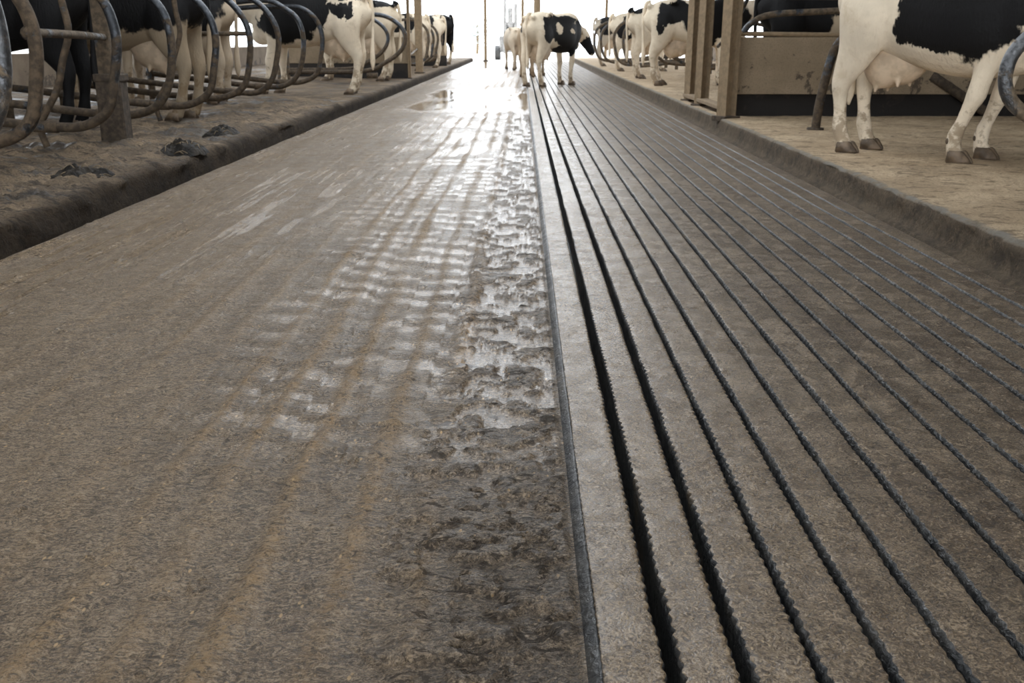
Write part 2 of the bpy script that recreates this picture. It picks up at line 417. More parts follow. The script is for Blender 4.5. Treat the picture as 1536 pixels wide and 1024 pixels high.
def build_mud():
    ys = rows(1.06, 43, 2.8)
    us = np.linspace(0, 1, 380)
    Y, U = np.meshgrid(ys, us, indexing='ij')
    E = edge(Y); X0 = -2.36
    X = X0 + (E - X0) * U
    att = 1.0 / (1 + np.maximum(Y - 3, 0) * .10)
    z = .006 * fbm(X * 1.6, Y * 1.2, 4, 1)
    # lengthwise wheel and scraper lines
    z += .006 * fbm(X * 16, Y * .9, 3, 5) * att
    # lines of pushed-up tan mud
    wob = .035 * fbm(Y * .9, X * 0, 3, 9)
    st = 0
    for i, (xc, am) in enumerate(((-.20, .8), (-.345, .7), (-.51, 1.0), (-.66, .75), (-.80, .8), (-.97, .45), (-1.14, .4), (-1.33, .35), (-1.55, .3))):
        w2 = .022 + .012 * vnoise(Y * 2.2, Y * 0 + i, 31 + i)
        g = np.exp(-((X - xc - wob - .02 * vnoise(Y * 3.1, Y * 0 + i, 77 + i)) / w2) ** 2)
        g = g * am * np.clip(.75 + 1.1 * vnoise(Y * 1.7, Y * 0 + i * 3.3, 55), 0, 1.2)
        st = np.maximum(st, g)
    z += .0075 * st * (1 + .9 * fbm(X * 45, Y * 45, 3, 14) * att)
    # cross ripples left by hooves and scraper
    rm = sstep(-1.05, -.75, X + .10 * fbm(X * 3, Y * 2, 2, 8)) * (1 - sstep(-.24, -.16, X)) * sstep(1.2, 2.2, Y) * (1 - sstep(10.5, 12.5, Y))
    ph = Y / .185 + .55 * fbm(X * 2.4, Y * 1.0, 3, 21) + .20 * np.round((X + .2) / .155)
    tri = np.abs((ph % 1.0) - .5) * 2
    rip = np.where(tri > .55, (tri - .55) / .45, 0)
    z += .0085 * rip * rm * (.55 + 1.2 * np.clip(fbm(X * 5, Y * 4, 3, 6) + .35, 0, 1))
    # clotted strip along the slatted floor
    cm = sstep(-.30, -.20, X - .008 * (Y - 4) + .07 * fbm(X * 5, Y * 5, 3, 41)) * (1 - sstep(.080, .098, X - E + .10))
    n1 = fbm(X * 13 + .6 * fbm(X * 6, Y * 6, 2, 3), Y * 19, 5, 61, .58)
    crag = sstep(-.06, .10, n1) * .55 + np.clip(n1, -.4, .9) * .8
    z += cm * (.013 * crag - .003)
    # small scattered clods
    cl = np.clip(fbm(X * 30, Y * 30, 2, 99) - .50, 0, 1)
    z += .05 * cl * att * (1 - cm)
    # still water film further up the alley
    zone = sstep(13.0, 13.5, Y + .02 * X) * (1 - sstep(19.0, 19.6, Y + .6 * fbm(X * 2, Y * .3, 2, 4)))
    zone = zone * sstep(-1.95, -1.5, X + .4 * fbm(X * 1.5, Y * .8, 3, 13))
    zone = zone * np.clip(1.15 - .6 * np.clip(fbm(X * 1.5, Y * .7, 3, 71) - .15, 0, 1) * 3, 0, 1)
    film2 = .75 * sstep(23.5, 25, Y + .8 * fbm(X * 1.2, Y * .4, 2, 19)) * np.clip(.8 + 1.4 * fbm(X * .8, Y * .3, 3, 23), 0, 1)
    wet = np.maximum(zone, film2)
    midb = sstep(-1.25, -.75, X + .18 * fbm(X * 2, Y * 1.5, 3, 88) + .05 * (Y - 4)) * (1 - sstep(-.26, -.2, X)) * sstep(1.6, 2.4, Y)
    bars = 1 - sstep(.30, .62, tri + .5 * fbm(X * 9, Y * 9, 2, 44))
    bars = bars + (1 - bars) * sstep(5, 9, Y) * .6
    film = midb * bars * np.clip(1.0 + 1.5 * fbm(X * 3, Y * 3, 3, 15), 0, 1) * (1 - .8 * st)
    film = np.maximum(film, .40 * midb * (1 - st))
    film = np.maximum(film, cm * (1 - sstep(.0, .2, n1)) * sstep(1.3, 2.4, Y))
    film = np.maximum(film, .85 * (1 - sstep(-1.3, -.8, X)) * sstep(.06, .26, fbm(X * 26, Y * 1.6, 3, 47)) * sstep(-.02, .25, fbm(X * 1.8, Y * .9, 3, 49)))
    joint = np.exp(-((Y - 16.25 - .04 * X) / .085) ** 2)
    z = z * (1 - wet * .96)
    z += .012 * (1 - sstep(-2.34, -2.20, X))
    tag(grid_obj('floor', X, Y, z, M['mud'], attrs={'streak': np.clip(st, 0, 1), 'clump': cm, 'wet': wet, 'joint': joint, 'film': film}),
        'mud covered scraped alley floor left of the slats', kind='structure')
build_mud()

N_SL = 16; TOP = .012
def build_slats():
    root = empty('slatted_floor')
    tag(root, 'slatted rubber floor of long brown strips along the right of the alley', 'slatted floor')
    ys = [-1.5, -.5, .4, 1.0]; y = 1.06
    while y < 43:
        ys.append(y); y += .0065 if y < 5.5 else max(.0065, y * y / (F_PX * CAM_H) * 4)
    ys.append(43.0); ys = np.array(ys)
    for i in range(N_SL):
        E = edge(ys) + .020
        a = E + (1.935 - E) * (i / N_SL); b = E + (1.935 - E) * ((i + 1) / N_SL)
        gl = .013 if i == 1 else (.0105 if i < 3 else .0050)
        gr = .013 if i == 0 else (.0105 if i < 2 else .0062)
        if i == 0: gl = 0.0
        amp = .0052 if i < 4 else .0036
        fade = 1 - sstep(5.0, 9, ys)
        def teeth(seed):
            ph = ys / .031 + .35 * vnoise(ys * 6, ys * 0, seed)
            t = np.abs((ph % 1) - .5) * 2
            return (amp * (t - .35) * (.6 + .9 * (vnoise(ys * 33, ys * 0 + 2, seed) + .5)) + .0035 * vnoise(ys * 9, ys * 0, seed + 3)) * fade + .0012 * vnoise(ys * 1.3, ys * 0, seed + 9)
        L = a + gl + (teeth(100 + i) if i else 0); R = b - gr - (teeth(200 + i) if i < N_SL - 1 else 0)
        aa = a + gl; bb = b - gr
        cols, zs = [], []
        cols.append(aa + .006); zs.append(np.full_like(ys, -.16))
        cols.append(aa + .004 + 0 * ys); zs.append(np.full_like(ys, TOP - .05))
        bv = .0022 if i < 2 else (.004 if i < 3 else (.0058 if i < 7 else .0042))
        cols.append(L); zs.append(np.full_like(ys, TOP - .008 - bv * .8))
        cols.append(L + bv + teeth(400 + i) * .5); zs.append(np.full_like(ys, TOP - .001))
        ts = np.linspace(0, 1, 9)
        for t in ts:
            x = (L + bv + .004) * (1 - t) + (R - .006) * t
            zz = TOP + .0022 * fbm(x * 22, ys * 22, 3, 300 + i) * fade + .0015 * fbm(x * 5, ys * 3, 2, 320 + i)
            cols.append(x); zs.append(zz)
        cols.append(R - .0022); zs.append(np.full_like(ys, TOP - .002))
        cols.append(R); zs.append(np.full_like(ys, TOP - .008))
        cols.append(bb - .004 + 0 * ys); zs.append(np.full_like(ys, TOP - .05))
        cols.append(bb - .006); zs.append(np.full_like(ys, -.16))
        X = np.stack(cols, 1); Z = np.stack(zs, 1); Yg = np.repeat(ys[:, None], X.shape[1], 1)
        nc = X.shape[1]
        mi = np.zeros(nc - 1, dtype=int); mi[:3] = 1; mi[-3:] = 1
        grid_obj('slat', X, Yg, Z, None, root, mats=[M['slat'], M['rubber']], mat_idx=mi)
    # bevelled black edging between mud and first slat
    E = edge(ys)
    wv = .0015 * vnoise(ys * 3, ys * 0, 4)
    cols = [E - .004 + wv, E + wv, E + .017 + wv, E + .0215, E + .0215]; zs = [-.04, .001, TOP + .004, TOP + .005, -.05]
    X = np.stack(cols, 1); Z = np.repeat(np.array(zs)[None, :], len(ys), 0); Yg = np.repeat(ys[:, None], 5, 1)
    e = grid_obj('edge_strip', X, Yg, Z, M['rubber'], root); e['label'] = 'bevelled black rubber edging'
build_slats()
bm = bmesh.new(); box_bm(bm, -.2, 2.2, -1.6, 43.2, -.9, -.7)
tag(bm_obj('floor_pit', bm, M['pit']), 'dark slurry channel under the slats', kind='structure')
bm = bmesh.new(); box_bm(bm, -.18, .094, -1.6, 5, -.7, -.045); 
tag(bm_obj('trim_1', bm, M['pit']), 'dark channel wall under the slat edge', kind='structure')

# raised stall platforms with their kerbs
KZ = .16
def left_h(X, Y):
    near = 1 - sstep(12.5, 14.0, Y)
    h = .030 * fbm(X * 1.5, Y * 1.5, 4, 201) * (.35 + .65 * near) + .030 * fbm(X * 6, Y * 6, 4, 205) * (.2 + .8 * near)
    h += .030 * np.clip(fbm(X * 13, Y * 11, 4, 207, .6), -.15, .6) * near
    h += .045 * np.exp(-((X + 3.25) / .35) ** 2) * np.clip(fbm(X * 2, Y * .9, 3, 211) + .2, 0, 1) * near
    h += .07 * sstep(-3.6, -4.6, X) * .5
    return h

def build_left_platform():
    ys = rows(1.06, 43, 2.6)
    prof = [(-2.33, -.02), (-2.335, .03), (-2.345, .075), (-2.355, .11), (-2.372, .138), (-2.40, .155), (-2.44, .162)]
    xs = [p[0] for p in prof] + list(-2.44 - np.cumsum(np.concatenate([np.full(75, .012), np.full(35, .03), np.full(20, .08), np.full(20, .22)])))
    zs = [p[1] for p in prof] + [KZ] * (len(xs) - len(prof))
    fc = [1, 1, 1, .95, .8, .5, .2] + [0] * (len(xs) - len(prof))
    X = np.repeat(np.array(xs)[None, :], len(ys), 0).copy(); Y = np.repeat(ys[:, None], len(xs), 1)
    Z = np.repeat(np.array(zs)[None, :], len(ys), 0).copy(); Fc = np.repeat(np.array(fc)[None, :], len(ys), 0)
    near = 1 - sstep(12.4, 12.6, Y)
    # the near kerb is lumpy with caked mud, the far kerb is clean cast concrete
    zr = np.clip(Z / KZ, 0, 1)
    X += near * zr * (.060 * fbm(Y * 1.4, Z * 5, 4, 221) + .055 * fbm(Y * 7, Z * 20, 4, 225)) * (X > -2.7)
    X += (1 - near) * (.03 + .012 * fbm(Y * 4, Z * 20, 3, 227)) * (X > -2.45) * zr
    tops = sstep(.10, .16, Z)
    Z += tops * left_h(X, Y) * sstep(2.33, 2.6, -X) + tops * near * (.02 * fbm(X * 3, Y * 2.1, 3, 229) + .035 * np.clip(fbm(X * 11, Y * 9, 4, 231), -.1, .6))
    # undercut joint
    gj = np.exp(-((Y - 12.5) / .06) ** 2)
    Z -= .05 * gj * (Fc > .1) * tops
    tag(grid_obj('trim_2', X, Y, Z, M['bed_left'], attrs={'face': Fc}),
        'muddy sand stall bed and caked kerb along the left', kind='structure')
build_left_platform()

def build_right_platform():
    ys = rows(1.06, 43, 4.0)
    prof = [(1.94, -.02), (1.955, .012), (1.990, .020), (2.000, .055), (2.006, .09), (2.011, .12), (2.016, .142), (2.028, .156), (2.06, KZ), (2.10, KZ)]
    xs = [p[0] for p in prof] + list(2.10 + np.cumsum(np.concatenate([np.full(60, .02), np.full(25, .06), np.full(20, .2)])))
    zs = [p[1] for p in prof] + [KZ] * (len(xs) - len(prof))
    fc = [1, 1, 1, 1, 1, 1, .95, .6, .1, 0] + [0] * (len(xs) - len(prof))
    X = np.repeat(np.array(xs)[None, :], len(ys), 0).copy(); Y = np.repeat(ys[:, None], len(xs), 1)
    Z = np.repeat(np.array(zs)[None, :], len(ys), 0).copy(); Fc = np.repeat(np.array(fc)[None, :], len(ys), 0)
    zr = np.clip(Z / KZ, 0, 1) * (Fc > .05)
    near = 1 - sstep(6.0, 8.5, Y)
    X -= zr * (.010 + .030 * near) * np.clip(fbm(Y * 14, Z * 30, 4, 251) + .15, -.2, 1)
    X += zr * .012 * fbm(Y * 1.2, Z * 3, 3, 253)
    Z += sstep(.1, .16, Z) * (.008 * fbm(X * 2, Y * 2, 3, 255) + .006 * fbm(X * 9, Y * 14, 3, 257))
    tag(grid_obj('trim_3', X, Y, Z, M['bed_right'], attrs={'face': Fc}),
        'sand dusted concrete platform and kerb along the right', kind='structure')
build_right_platform()

# manure heaps on the left platform
def heap(x, y, rx, ry, h, label, seed, straw=10):
    n = 48
    a = np.linspace(0, 2 * PI, n + 1)[None, :]; r = np.linspace(0, 1, 22)[:, None]
    R = r * (1 + .35 * fbm(np.cos(a) * 1.5 + seed, np.sin(a) * 1.5, 3, seed))
    X = x + rx * R * np.cos(a); Y = y + ry * R * np.sin(a)
    z0 = KZ + left_h(X, Y)
    Z = z0 - .012 + (h + .012) * (1 - r ** 2) ** .7 * (1 + .6 * fbm(X * 16, Y * 16, 3, seed + 1)) + .030 * fbm(X * 28, Y * 28, 3, seed + 2) * (1 - r)
    o = grid_obj('manure_heap', X, Y, Z, M['manure'])
    tag(o, label, 'manure', 'manure heaps on the left platform')
    rng = random.Random(seed)
    V, Fs = [], []
    for k in range(straw):
        t = rng.uniform(0, 2 * PI); rr = rng.uniform(.2, .9)
        px, py = x + rx * rr * math.cos(t), y + ry * rr * math.sin(t)
        pz = KZ + float(left_h(np.array(px), np.array(py))) + h * (1 - rr ** 2) * .9
        d = rng.uniform(0, 2 * PI); ln = rng.uniform(.05, .11)
        v, f = tube_data([(px, py, pz), (px + ln * .5 * math.cos(d), py + ln * .5 * math.sin(d), pz + .018), (px + ln * math.cos(d), py + ln * math.sin(d), pz - .01)], .0032, 6, 3)
        b = len(V); V += v; Fs += [tuple(q + b for q in ff) for ff in f]
    if straw:
        s = mesh_obj('straw', V, Fs, M['straw'], o); s['kind'] = 'stuff'; s['label'] = 'wet straw stalks stuck in the heap'
heap(-2.52, 7.05, .17, .22, .07, 'dark wet manure heap with straw on the left kerb edge', 5, 16)
heap(-2.68, 5.75, .20, .17, .045, 'crumbly brown manure heap on the left platform nearest the camera', 11, 8)
heap(-2.62, 8.35, .16, .24, .055, 'small dark manure heap on the left kerb behind the straw-covered heap', 17, 10)

# ------------------------------------------------------------------ cubicle dividers
def divider(Y, xe, side, mat, r, label, group, tilt=0.0, support=True, coupling=True, dz=0.0, length=2.1, post=True, sup_mat=None, diag=False, seedk=0):
    """a bent tube loop across the alley direction; side=-1: stall lies to the left"""
    o = None
    rr = random.Random(int(Y * 100) + seedk)
    j = lambda s=.02: rr.uniform(-s, s)
    if diag:
        P = [(length, 1.16), (1.30, 1.30), (.62, 1.34), (.30, 1.30), (.07, 1.14), (0, .95), (.10, .74), (.36, .56), (.75, .42), (length, .40)]
    else:
        P = [(length, 1.20), (1.15, 1.36), (.48, 1.40 + j()), (.24, 1.345 + j()), (.06, 1.18 + j()), (0, .95), (.035 + j(.015), .68), (.115 + j(.015), .47), (.29, .355 + j(.012)), (.55, .345), (1.1, .40), (length, .52)]
    pts = [(xe + side * d, Y + tilt * d, z + dz) for d, z in P]
    o = tube('stall_divider', pts, r, mat, None, 14, 7, .02)
    tag(o, label, 'stall divider', group)
    if coupling:
        tube('coupling', [(xe + side * d, Y + tilt * d, z + dz) for d, z in ((.50, .346), (.58, .346), (.68, .353))], r * 1.32, M['tube_mud'], o, 12, 3, .05)
    if support:
        tube('support_tube', [(xe + side * d, Y + tilt * d, z + dz) for d, z in ((.36, 1.39), (.35, 1.20), (.33, 1.0), (.40, .80), (.47, .60), (.62, .36), (.60, .20))], r * .72, sup_mat or M['tube_mud'], o, 10, 5, .03)
    if post:
        xp = xe + side * (length - .05)
        tube('head_post', [(xp, Y + tilt * length, .08), (xp, Y + tilt * length, .9), (xp, Y + tilt * length, 1.75)], .045, M['rail'], o, 10, 4)
    return o

G1 = 'tube dividers along the left stall row'
divider(4.62, -2.46, -1, M['tube_clean'], .038, 'thick shiny bent tube divider cut by the left picture edge', G1, support=False, dz=.05, seedk=1)
divider(5.75, -2.86, -1, M['tube_mud'], .040, 'mud-caked upright tube divider second from the left edge', G1, support=False, seedk=2)
divider(6.95, -2.88, -1, M['tube'], .034, 'dark tube divider just in front of the square stump post', G1, seedk=3)
divider(8.08, -2.90, -1, M['tube'], .033, 'dark tube divider first behind the square stump post', G1, support=False, seedk=4)
divider(9.25, -2.90, -1, M['tube'], .033, 'tube divider with a tan S-shaped support, second behind the stump post', G1, seedk=5)
divider(10.4, -2.90, -1, M['tube'], .033, 'tube divider third behind the square stump post', G1, support=False, seedk=6)
divider(11.6, -2.90, -1, M['tube'], .033, 'tube divider fourth behind the square stump post', G1, support=False, seedk=7)
divider(12.9, -2.90, -1, M['tube'], .033, 'tube divider crossing the black flank of the white-rumped cow', G1, support=False, seedk=8)
divider(14.15, -2.91, -1, M['tube'], .033, 'tube divider in front of the udder of the white-rumped cow', G1, support=False, seedk=9)
divider(16.9, -2.06, -1, M['tube'], .036, 'wide muddy tube divider right of the white-rumped cow', G1, support=False, diag=True, seedk=12)
divider(18.3, -2.55, -1, M['tube'], .034, 'tube divider just behind the wide one right of the white-rumped cow', G1, support=False, diag=True, seedk=13)
G2 = 'small far dividers on the left'
for k, y in enumerate((24.9, 26.2, 27.5, 28.8)):
    divider(y, -2.45, -1, M['rail'], .034, ('first', 'second', 'third', 'last')[k] + ' small tube divider behind the left brown post', G2, support=False, coupling=False, post=True, seedk=20 + k)

G3 = 'tube dividers along the right stall row'
# front right rounded loop end
o = tube('stall_divider', [(4.9, 4.9, .95), (3.6, 4.9, 1.10), (2.86, 4.9, 1.125), (2.60, 4.9, 1.07), (2.42, 4.9, .93), (2.365, 4.9, .80), (2.40, 4.9, .67), (2.52, 4.9, .575), (2.72, 4.9, .50), (3.6, 4.9, .36), (4.9, 4.9, .30)], .034, M['tube_clean'], None, 18, 8, .015)
tag(o, 'shiny rounded tube divider cut by the right picture edge', 'stall divider', G3)
tube('head_post', [(4.85, 4.9, .12), (4.85, 4.9, .8), (4.85, 4.9, 1.6)], .045, M['rail'], o, 10, 4)
o = tube('stall_divider', [(2.63, 8.86, .13), (2.645, 8.86, .38), (2.70, 8.86, .72), (2.76, 8.86, .90), (2.90, 8.86, 1.03), (3.15, 8.86, 1.10), (3.9, 8.86, 1.12), (5.0, 8.86, 1.12)], .040, M['tube'], None, 16, 8, .015)
tag(o, 'dark bent tube rising from the platform behind the large cow', 'stall divider', G3)
tube('head_post', [(4.95, 8.86, .12), (4.95, 8.86, .8), (4.95, 8.86, 1.5)], .045, M['rail'], o, 10, 4)
v, f = tube_data([(2.63, 8.86, .14), (2.63, 8.86, .18)], .075, 14, 2); mesh_obj('foot_flange', v, f, M['post_dark'], o)
for k, (y, xe) in enumerate(((19.0, 2.55), (21.6, 2.5), (23.2, 2.25), (24.2, 2.12), (26.6, 1.98), (28.2, 1.92))):
    divider(y, xe, 1, M['rail'], .034, ('nearest', 'second', 'third', 'fourth', 'fifth', 'farthest')[k] + ' tube divider among the far cows on the right', 'far dividers on the right', support=False, coupling=False, diag=(k < 2), seedk=30 + k)

# square stump with steel post
r0 = empty('stump_post', (-3.25, 7.65, KZ))
tag(r0, 'square mud-black stump with a rusty steel post standing in the left stalls', 'post')
bm = bmesh.new(); box_bm(bm, -.095, .095, -.085, .085, -.06, .50, .012)
for v in bm.verts: v.co += Vector((random.uniform(-.008, .008), random.uniform(-.008, .008), 0)) 
bm_obj('stump', bm, M['post_dark'], r0)
bm = bmesh.new(); box_bm(bm, -.075, .045, -.05, .05, .50, 2.3, .01); bm_obj('upper_post', bm, M['rail'], r0)
bm = bmesh.new(); box_bm(bm, -.105, .105, -.095, .095, .47, .53, .01); bm_obj('collar', bm, M['post_dark'], r0)
o = tube('rail', [(-2.90, 5.75, .985), (-3.05, 6.7, .975), (-3.25, 7.62, .96)], .026, M['rail'], None, 12, 5)
tag(o, 'muddy horizontal rail from the caked upright tube to the stump post', 'rail')
v, f = tube_data([(-2.86, 5.73, .985), (-2.92, 5.80, .982), (-2.97, 6.0, .98)], .040, 12, 4, .06); mesh_obj('clamp', v, f, M['tube_mud'], o)
o = tube('rail', [(-2.91, 10.4, 1.0), (-3.4, 10.45, 1.0), (-4.95, 10.5, .99)], .024, M['rail'], None, 12, 4)
tag(o, 'muddy crossbar between the left dividers in front of the white-rumped cow', 'rail')

# ------------------------------------------------------------------ H-section posts
def h_post(x, y, z0, z1, w, d, label, mat, rz=0.0, group=None, t=.014, foot=True):
    root = empty('steel_post', (x, y, z0), rz)
    tag(root, label, 'post', group)
    bm = bmesh.new()
    box_bm(bm, -w / 2, -w / 2 + t, -d / 2, d / 2, -.03, z1 - z0); box_bm(bm, w / 2 - t, w / 2, -d / 2, d / 2, -.03, z1 - z0)
    box_bm(bm, -w / 2 + t, w / 2 - t, -t / 2, t / 2, -.03, z1 - z0)
    bm_obj('beam', bm, mat, root)
    if foot:
        bm = bmesh.new(); box_bm(bm, -w * .75, w * .75, -d * .75, d * .75, -.03, .022, .004); bm_obj('foot_plate', bm, M['post_dark'], root)
    return root
PG = 'gate posts on the right platform'
h_post(2.09, 10.22, KZ, 4.3, .14, .14, 'thick tan steel post at the left end of the concrete board', M['post'], .5, PG)
h_post(2.17, 12.15, KZ, 4.3, .13, .12, 'middle one of the three tan steel posts left of the concrete board', M['post'], .5, PG)
h_post(2.19, 13.1, KZ, 4.3, .13, .12, 'leftmost of the three tan steel posts left of the concrete board', M['post'], .5, PG)
bm = bmesh.new(); box_bm(bm, 2.10, 2.24, 10.6, 13.2, KZ + .05, KZ + .09, .006)
tag(bm_obj('sill_rail', bm, M['post']), 'low tan rail joining the feet of the three right posts', 'rail')
o = tube('gate_rail', [(2.36, 12.3, .86), (2.37, 11.6, 1.02), (2.39, 10.93, 1.37)], .02, M['tube'], None, 10, 4)
tag(o, 'short bent pipe behind the right tan posts', 'rail')

# concrete board partition with tube frame
r0 = empty('partition_board', (2.2, 10.4, KZ))
tag(r0, 'dusty concrete board partition with a tube frame behind the large cow', 'partition')
def part_box(name, x0, x1, y0, y1, z0, z1, mat, bev=.006):
    bm = bmesh.new(); box_bm(bm, x0 - 2.2, x1 - 2.2, y0 - 10.4, y1 - 10.4, z0 - KZ, z1 - KZ, bev)
    return bm_obj(name, bm, mat, r0)
p = part_box('board', 2.20, 6.4, 10.40, 10.46, .39, .965, M['board']); p.location.z = 0
part_box('plinth', 2.20, 6.4, 10.47, 10.56, KZ - .04, .42, M['plinth'])
def part_tube(name, pts, r, mat):
    v, f = tube_data([(x - 2.2, y - 10.4, z - KZ) for x, y, z in pts], r, 14, 6, .01); return mesh_obj(name, v, f, mat, r0)
part_tube('top_rail', [(2.12, 10.42, 1.0), (3.5, 10.42, .985), (6.4, 10.42, .97)], .024, M['post'])
part_tube('guard_tube', [(2.25, 10.43, 1.0), (2.33, 10.43, 1.10), (2.52, 10.43, 1.185), (3.0, 10.43, 1.215), (4.0, 10.43, 1.25), (6.4, 10.43, 1.27)], .032, M['rail'])
part_tube('brace', [(4.25, 10.39, .58), (4.9, 10.36, .18)], .05, M['post_dark'])
o = tube('rail', [(2.2, 10.9, 1.385), (4.0, 10.9, 1.37), (6.4, 10.9, 1.36)], .03, M['rail'], None, 12, 4)
tag(o, 'high horizontal rail above the concrete board on the right', 'rail')
o2 = tube('rail_post', [(6.3, 10.9, .1), (6.3, 10.9, .8), (6.3, 10.9, 1.5)], .04, M['rail'], o, 10, 4)

# left partitions at the far crossings
def left_partition(x0, y, z1, wp, label, plabel):
    bm = bmesh.new(); box_bm(bm, x0 - 2.6, x0, y - .04, y + .04, KZ + .30, z1, .005)
    r = bm_obj('partition_board', bm, M['board']); tag(r, label, 'partition', 'brown boards across the left stalls')
    bm = bmesh.new(); box_bm(bm, x0 - 2.6, x0 - .02, y - .03, y + .05, KZ - .03, KZ + .30, .003); bm_obj('plinth', bm, M['plinth'], r)
left_partition(-2.42, 20.6, .98, .17, 'brown board partition left of the left brown post', '')
left_partition(-2.40, 30.0, .75, .17, 'small far brown board partition right of the left brown post', '')
h_post(-2.42, 20.4, KZ, 4.2, .06, .08, 'thin tan post left of the left brown post', M['post'], 0, 'posts along the left kerb', .01)
r0 = empty('steel_post', (-2.56, 23.6, KZ)); tag(r0, 'broad brown post standing on the left kerb among the far cows', 'post', 'posts along the left kerb')
bm = bmesh.new(); box_bm(bm, -.085, .085, -.085, .085, -.03, 4.0, .01); bm_obj('beam', bm, M['post'], r0)
bm = bmesh.new(); box_bm(bm, -.12, .12, -.12, .12, -.03, .03, .01); bm_obj('foot_plate', bm, M['post_dark'], r0)
o = tube('brace', [(-2.60, 23.53, .72), (-2.52, 22.0, .66), (-2.43, 20.46, .60)], .02, M['tube_clean'], None, 8, 4)
tag(o, 'pale diagonal brace between the two left kerb posts', 'brace')

# posts of the open far end
def round_post(x, y, z0, z1, r, label):
    o = tube('end_post', [(x, y, z0 - .03), (x, y, 2), (x, y, z1)], r, M['post'], None, 12, 3)
    tag(o, label, 'post', 'posts at the open far end of the barn')
    v, f = tube_data([(x, y, z0 - .03), (x, y, z0 + .05)], r * 1.8, 12, 2); mesh_obj('foot_plate', v, f, M['post_dark'], o)
round_post(-1.80, 43.5, 0, 4.3, .065, 'tan post at the far opening left of the walking cows')
round_post(-.18, 43.5, 0, 4.3, .065, 'thin far post rising behind the rump of the walking cow')
round_post(.42, 41.0, 0, 4.5, .14, 'wide far post rising above the back of the walking cow')
round_post(3.45, 43.5, 0, 4.3, .065, 'tan post at the far opening right of the walking cow')

# ------------------------------------------------------------------ barn shell
bm = bmesh.new(); box_bm(bm, -8.3, -8.1, 4, 43, -.1, .72, .01)
tag(bm_obj('wall_left', bm, M['wall']), 'low brown side wall behind the left stalls', kind='structure')
bm = bmesh.new(); box_bm(bm, -8.3, -8.1, -6, 12.5, .72, 3.2, 0)
tag(bm_obj('wall_left_upper', bm, M['roof']), 'dark curtain side behind the near left stalls', kind='structure')
bm = bmesh.new(); box_bm(bm, 7.0, 7.2, -6, 18, -.1, 3.2, 0)
tag(bm_obj('wall_right', bm, M['roof']), 'dark side wall behind the right stalls', kind='structure')
bm = bmesh.new(); box_bm(bm, 7.0, 7.2, 18, 43, -.1, .7, 0)
tag(bm_obj('wall_right_far', bm, M['wall']), 'low wall behind the far right stalls', kind='structure')
RIDGE_L, RIDGE_R = -2.8, .8  # unseen ridge opening, its edges placed to shape light on the floor
def roof(name, xe, ze, xr, zr, label):
    bm = bmesh.new()
    vs = [bm.verts.new(p) for p in ((xe, -7, ze), (xr, -7, zr), (xr, 43.8, zr), (xe, 43.8, ze), (xe, -7, ze + .12), (xr, -7, zr + .12), (xr, 43.8, zr + .12), (xe, 43.8, ze + .12))]
    for q in ((0, 1, 2, 3), (4, 5, 6, 7), (0, 1, 5, 4), (1, 2, 6, 5), (2, 3, 7, 6), (3, 0, 4, 7)): bm.faces.new([vs[i] for i in q])
    tag(bm_obj(name, bm, M['roof']), label, kind='structure')
bm = bmesh.new(); box_bm(bm, RIDGE_L - .1, RIDGE_R + .1, -7, 3.2, 5.16, 5.3)  # cap added out of view to keep skylight off the near floor
tag(bm_obj('added_ridge_cap', bm, M['roof']), 'added unseen ridge cap that dims the near end of the alley', kind='structure')
roof('ceiling', -8.8, 3.1, RIDGE_L, 5.2, 'dark left roof slope with open ridge')
roof('ceiling_right', 7.8, 3.1, RIDGE_R, 5.2, 'dark right roof slope with open ridge')
bm = bmesh.new(); box_bm(bm, -60, 60, 43.0, 140, -.6, -.02)
tag(bm_obj('ground', bm, M['apron']), 'bright pale yard outside the far end', kind='structure')
bm = bmesh.new(); box_bm(bm, -60, -8.31, -10, 43, -.6, -.02)
tag(bm_obj('ground_left', bm, M['apron']), 'bright pale yard beside the barn', kind='structure')
bm = bmesh.new(); box_bm(bm, 7.21, 60, -10, 43, -.6, -.02)
tag(bm_obj('ground_right', bm, M['apron']), 'bright pale yard right of the barn', kind='structure')

# ------------------------------------------------------------------ machine and tree outside
r0 = empty('loader', (-.78, 47.5, -.02))
tag(r0, 'pale grey loader with two upright masts in the far opening', 'loader')
def mbox(name, x0, x1, y0, y1, z0, z1, mat, bev=.02):
    bm = bmesh.new(); box_bm(bm, x0, x1, y0, y1, z0, z1, bev); return bm_obj(name, bm, mat, r0)
mbox('mast', -.34, -.18, -.1, .1, .3, 2.75, M['machine']); mbox('mast', .18, .34, -.1, .1, .3, 2.55, M['machine'])
mbox('carriage', -.12, .12, -.08, .08, 1.5, 2.35, M['machine']); mbox('crossbar', -.32, .32, -.06, .06, 1.6, 1.72, M['machine'])
mbox('body', -.55, .55, .1, 1.8, .35, 1.1, M['machine'], .08)
cb = mbox('cab', -.30, .30, .1, 1.3, 1.1, 1.62, M['machine'], .06)
bm = bmesh.new(); box_bm(bm, -.2, .2, .07, .11, 1.2, 1.5); bm_obj('window', bm, M['glass'], cb)
for sx in (-.62, .62):
    for sy in (.35, 1.5):
        v, f = tube_data([(sx - .12, sy, .32), (sx, sy, .32), (sx + .12, sy, .32)], .34, 18, 2); mesh_obj('wheel', v, f, M['rubber'], r0)
r0 = empty('tree', (-3.3, 66, -.05)); tag(r0, 'small faint tree far outside beyond the barn end', 'tree')
tube('trunk', [(0, 0, -.05), (.05, 0, .8), (.0, .1, 1.9)], .09, M['straw'], r0, 8, 4)
V, Fs = [], []
rng = random.Random(3)
